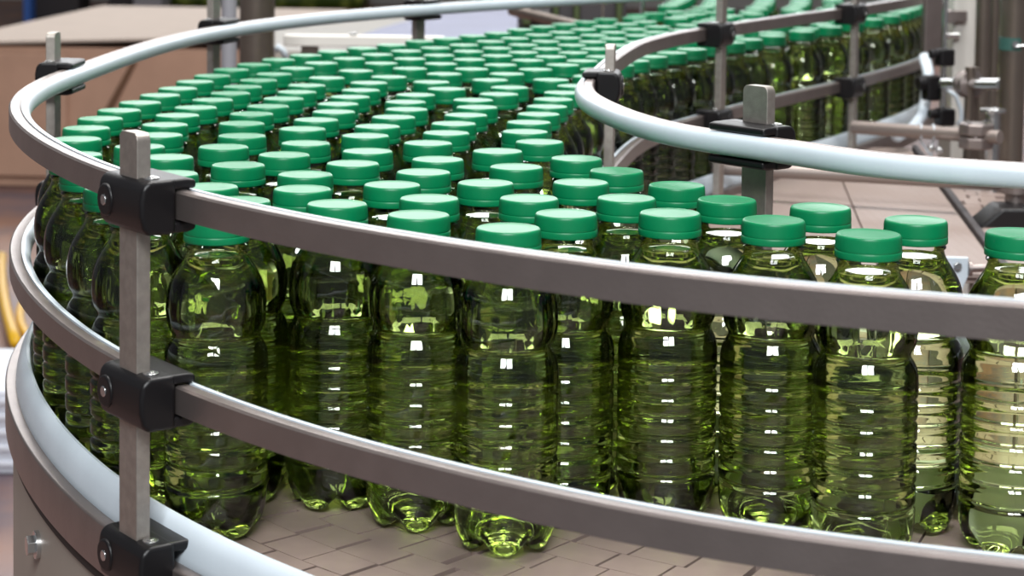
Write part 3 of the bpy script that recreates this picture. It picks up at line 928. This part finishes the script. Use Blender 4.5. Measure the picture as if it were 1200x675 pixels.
# grey table under it
pts = [at(x, y, -.1405) for x, y in [(322, 26), (660, 14), (700, 60), (322, 60)]]
bm = bmesh.new(); A = [bm.verts.new(p) for p in pts]; B = [bm.verts.new(Vector((p.x, p.y, FLOOR))) for p in pts]
bm.faces.new(A); bm.faces.new(list(reversed(B)))
for k in range(4): bm.faces.new((A[(k + 1) % 4], A[k], B[k], B[(k + 1) % 4]))
tag(bm_obj('machine_table', bm, plain('table_grey', srgb(176, 170, 160), .6, noise=.1, nscale=3)), 'grey machine table below the blue sheet', 'table')
# dark machine with beam
dm = slab('dark_machine', 598, 735, -40, 720, 3.45, .4, M['darkgrey'], 'dark machine frame behind the rear row of bottles', 'machine')
a = at_y(600, 12, 3.38); b = at_y(682, 32, 3.2)
db = rod_thing('diagonal_beam', a, b, .011, M['pipe'], 'brown diagonal beam in front of the dark machine', 'beam')
bm = bmesh.new(); cyl(bm, (-.02, 0, 0), (.02, 0, 0), .020, 20); o = bm_obj('roller_end', bm, M['black'], db, bevel=.005); o.location = at_y(634, 20, 3.33) - db.location
slab('machine_strut', 696, 706, -30, 740, 3.3, .02, M['pipe'], 'brown upright strut in front of the dark machine', 'strut')
vrod(740.5, -14, 700, 2.95, .0046, M['chrome'], 'thin bright upright rod at the far side, left of a pair')
vrod(767.5, -14, 700, 3.05, .0052, M['chrome'], 'thin bright upright rod at the far side, right of a pair')
dgm = plain('dim_green_plastic', srgb(62, 74, 38), .5)
for k, (x0, x1) in enumerate(((612, 622), (648, 655), (672, 680), (722, 730))):
    a = at_y(x0, 30, 3.42) - dm.location; b = at_y(x1, -10, 3.42) - dm.location
    bm = bmesh.new(); box(bm, a.x, b.x, a.y, a.y + .03, a.z, b.z); bm_obj('green_container', bm, dgm, dm, bevel=.004)

# ------------------------------------------------------------------ carton, floor, hall
def carton():
    y0 = 7.15
    a = at_y(-70, 228, y0); b = at_y(228, 228, y0)
    W = b.x - a.x + .25; zt = at_y(100, 55, y0).z; Dp = 2.7
    root = empty('carton', (a.x, a.y, FLOOR), math.radians(-3), 'large brown cardboard carton with pale top behind the left end of the rails', 'carton')
    H = zt - FLOOR
    bm = bmesh.new(); box(bm, 0, W, 0, Dp, 0, H); bm_obj('box_body', bm, M['card'], root, bevel=.01)
    bm = bmesh.new(); box(bm, -.02, W + .03, -.02, Dp + .02, H, H + .012)
    for v in bm.verts:
        if v.co.y < 0 and v.co.x > W * .5: v.co.z += .05
    bm_obj('top_sheet', bm, M['card_top'], root, bevel=.003)
    # flap seams on the front
    x1 = at_y(66, 60, y0).x - a.x
    bm = bmesh.new(); box(bm, x1 - 1.2, x1 + .06, -.03, -.005, .05, H - .03)
    bm_obj('front_flap', bm, M['card'], root, bevel=.004)
    bm = bmesh.new()
    xl = at_y(123, 60, y0).x - a.x; xr = at_y(158, 60, y0).x - a.x
    A = [(xl, -.012, H - .28), (xr, -.012, H - .05), (xr + .02, -.012, H - .06), (xl + .02, -.012, H - .31)]
    v1 = [bm.verts.new(p) for p in A]; v2 = [bm.verts.new((p[0], .0, p[2])) for p in A]
    bm.faces.new(v1); bm.faces.new(list(reversed(v2)))
    for k in range(4): bm.faces.new((v1[(k + 1) % 4], v1[k], v2[k], v2[(k + 1) % 4]))
    bm_obj('handle_cut', bm, plain('dark_cardboard', srgb(112, 82, 62), .9), root)
carton()

bm = bmesh.new(); box(bm, -9, 9, 0.2, 22, FLOOR - .1, FLOOR)
o = bm_obj('floor', bm, M['floor_far']); o['kind'] = 'structure'
bm = bmesh.new(); box(bm, -9, 9, 22, 22.2, FLOOR, 5)
o = bm_obj('wall_back', bm, M['wall']); o['kind'] = 'structure'

def standing(name, px0, px1, py_foot, h, depth, mat, label, cat):
    a = at(px0, py_foot, FLOOR); b = at(px1, py_foot, FLOOR)
    bm = bmesh.new(); box(bm, 0, b.x - a.x, 0, depth, 0, h)
    o = bm_obj(name, bm, mat, bevel=.01); o.location = (a.x, a.y, FLOOR); tag(o, label, cat)
    return o
# crate with ribs
root = empty('crate', tuple(at(-60, 556, FLOOR)), 0, 'pale ribbed plastic crate on the floor at the left edge', 'crate')
a = at(-60, 556, FLOOR); b = at(21, 556, FLOOR); w = b.x - a.x
bm = bmesh.new(); box(bm, 0, w, 0, .4, 0, .185); bm_obj('crate_body', bm, M['crate'], root, bevel=.008)
for k in range(5):
    bm = bmesh.new(); box(bm, -.004, w + .004, -.008, .0, .02 + k * .034, .032 + k * .034); bm_obj('rib', bm, M['crate'], root, bevel=.002)
# yellow hoses
for k, (x0, x1, y0_, y1_) in enumerate(((2, 19, 300, 402), (26, 34, 356, 396))):
    p0 = at(x0, y0_, FLOOR + .05); p1 = at(x1, y1_, FLOOR + .05); pm = (p0 + p1) / 2 + Vector((-.03, 0, .0))
    V, Fc = tube([p0.lerp(pm, t) * (1 - t) + pm.lerp(p1, t) * t for t in [j / 10 for j in range(11)]], .016 if k == 0 else .012, 10)
    tag(mesh_obj('hose', V, Fc, M['yellow'], None), 'yellow hose lying on the floor, %s one left of the rail' % ('longer' if k == 0 else 'shorter'), 'hose')
# distant shapes under the top edge
standing('cabinet', 33, 95, 30, 1.2, .5, M['darkgrey'], 'dark distant cabinet above the carton, left one', 'cabinet')
standing('blue_column', 27, 36, 32, 1.2, .2, M['bluepaint'], 'blue distant column above the carton', 'column')
standing('cabinet', 127, 156, 30, 1.2, .5, M['darkgrey'], 'dark distant cabinet above the carton, right one', 'cabinet')
standing('grey_cabinet', 156, 190, 34, 1.2, .5, M['grey'], 'grey distant cabinet above the carton near the green load', 'cabinet')
root = empty('bottle_pallet', tuple(at(188, 22, FLOOR)), 0, 'distant pallet stacked with wrapped green bottles behind the columns', 'pallet')
a = at(188, 22, FLOOR); b = at(430, 22, FLOOR); w = b.x - a.x
bm = bmesh.new(); box(bm, 0, w, 0, 1.0, 0, .12); bm_obj('pallet_base', bm, M['wood'], root)
bm = bmesh.new(); box(bm, .02, w - .02, .02, .98, .12, 1.3)
bmesh.ops.subdivide_edges(bm, edges=bm.edges[:], cuts=14, use_grid_fill=True)
for v in bm.verts: v.co += Vector((random.uniform(-.02, .02), random.uniform(-.02, .02), random.uniform(-.01, .01)))
bm_obj('wrapped_load', bm, M['load'], root, smooth=True)

# ------------------------------------------------------------------ light
def area(name, loc, target, sx, sy, power, color=(1, 1, 1)):
    l = bpy.data.lights.new(name, 'AREA'); l.shape = 'RECTANGLE'; l.size = sx; l.size_y = sy; l.energy = power; l.color = color
    o = bpy.data.objects.new(name, l); col.objects.link(o); o.location = loc
    d = Vector(target) - Vector(loc); o.rotation_euler = d.to_track_quat('-Z', 'Y').to_euler()
    return o
area('window_light_front_a', (-0.62, -2.6, 3.4), (0.0, 1.3, 0.1), 0.95, 1.5, 190, (.95, .98, 1))
area('window_light_front_b', (0.50, -2.6, 3.4), (0.1, 1.3, 0.1), 0.95, 1.5, 190, (.95, .98, 1))
area('far_window_light', (0.0, 17, 4.0), (0, 1.5, 0), 14, 3.4, 1000, (.96, .98, 1))
area('ceiling_light', (0.3, 2.6, 3.8), (0.1, 2.2, 0), 3.4, 1.6, 300, (1, .98, .95))
area('ceiling_light_rear', (-2.0, 9.5, 4.4), (-2.0, 9.2, 0), 5, 3, 170, (1, .98, .95))
w = bpy.data.worlds.new('world'); scene.world = w; w.use_nodes = True
w.node_tree.nodes['Background'].inputs['Color'].default_value = (.78, .80, .84, 1)
w.node_tree.nodes['Background'].inputs['Strength'].default_value = 0.24

scene.cycles.max_bounces = 20; scene.cycles.transmission_bounces = 18; scene.cycles.glossy_bounces = 6
scene.cycles.diffuse_bounces = 3; scene.cycles.transparent_max_bounces = 40
scene.cycles.caustics_refractive = True; scene.cycles.caustics_reflective = False
scene.cycles.sample_clamp_indirect = 6.0
scene.view_settings.view_transform = 'Standard'; scene.view_settings.look = 'None'
scene.view_settings.gamma = 1.0; scene.view_settings.exposure = -0.22; scene.view_settings.use_curve_mapping = False
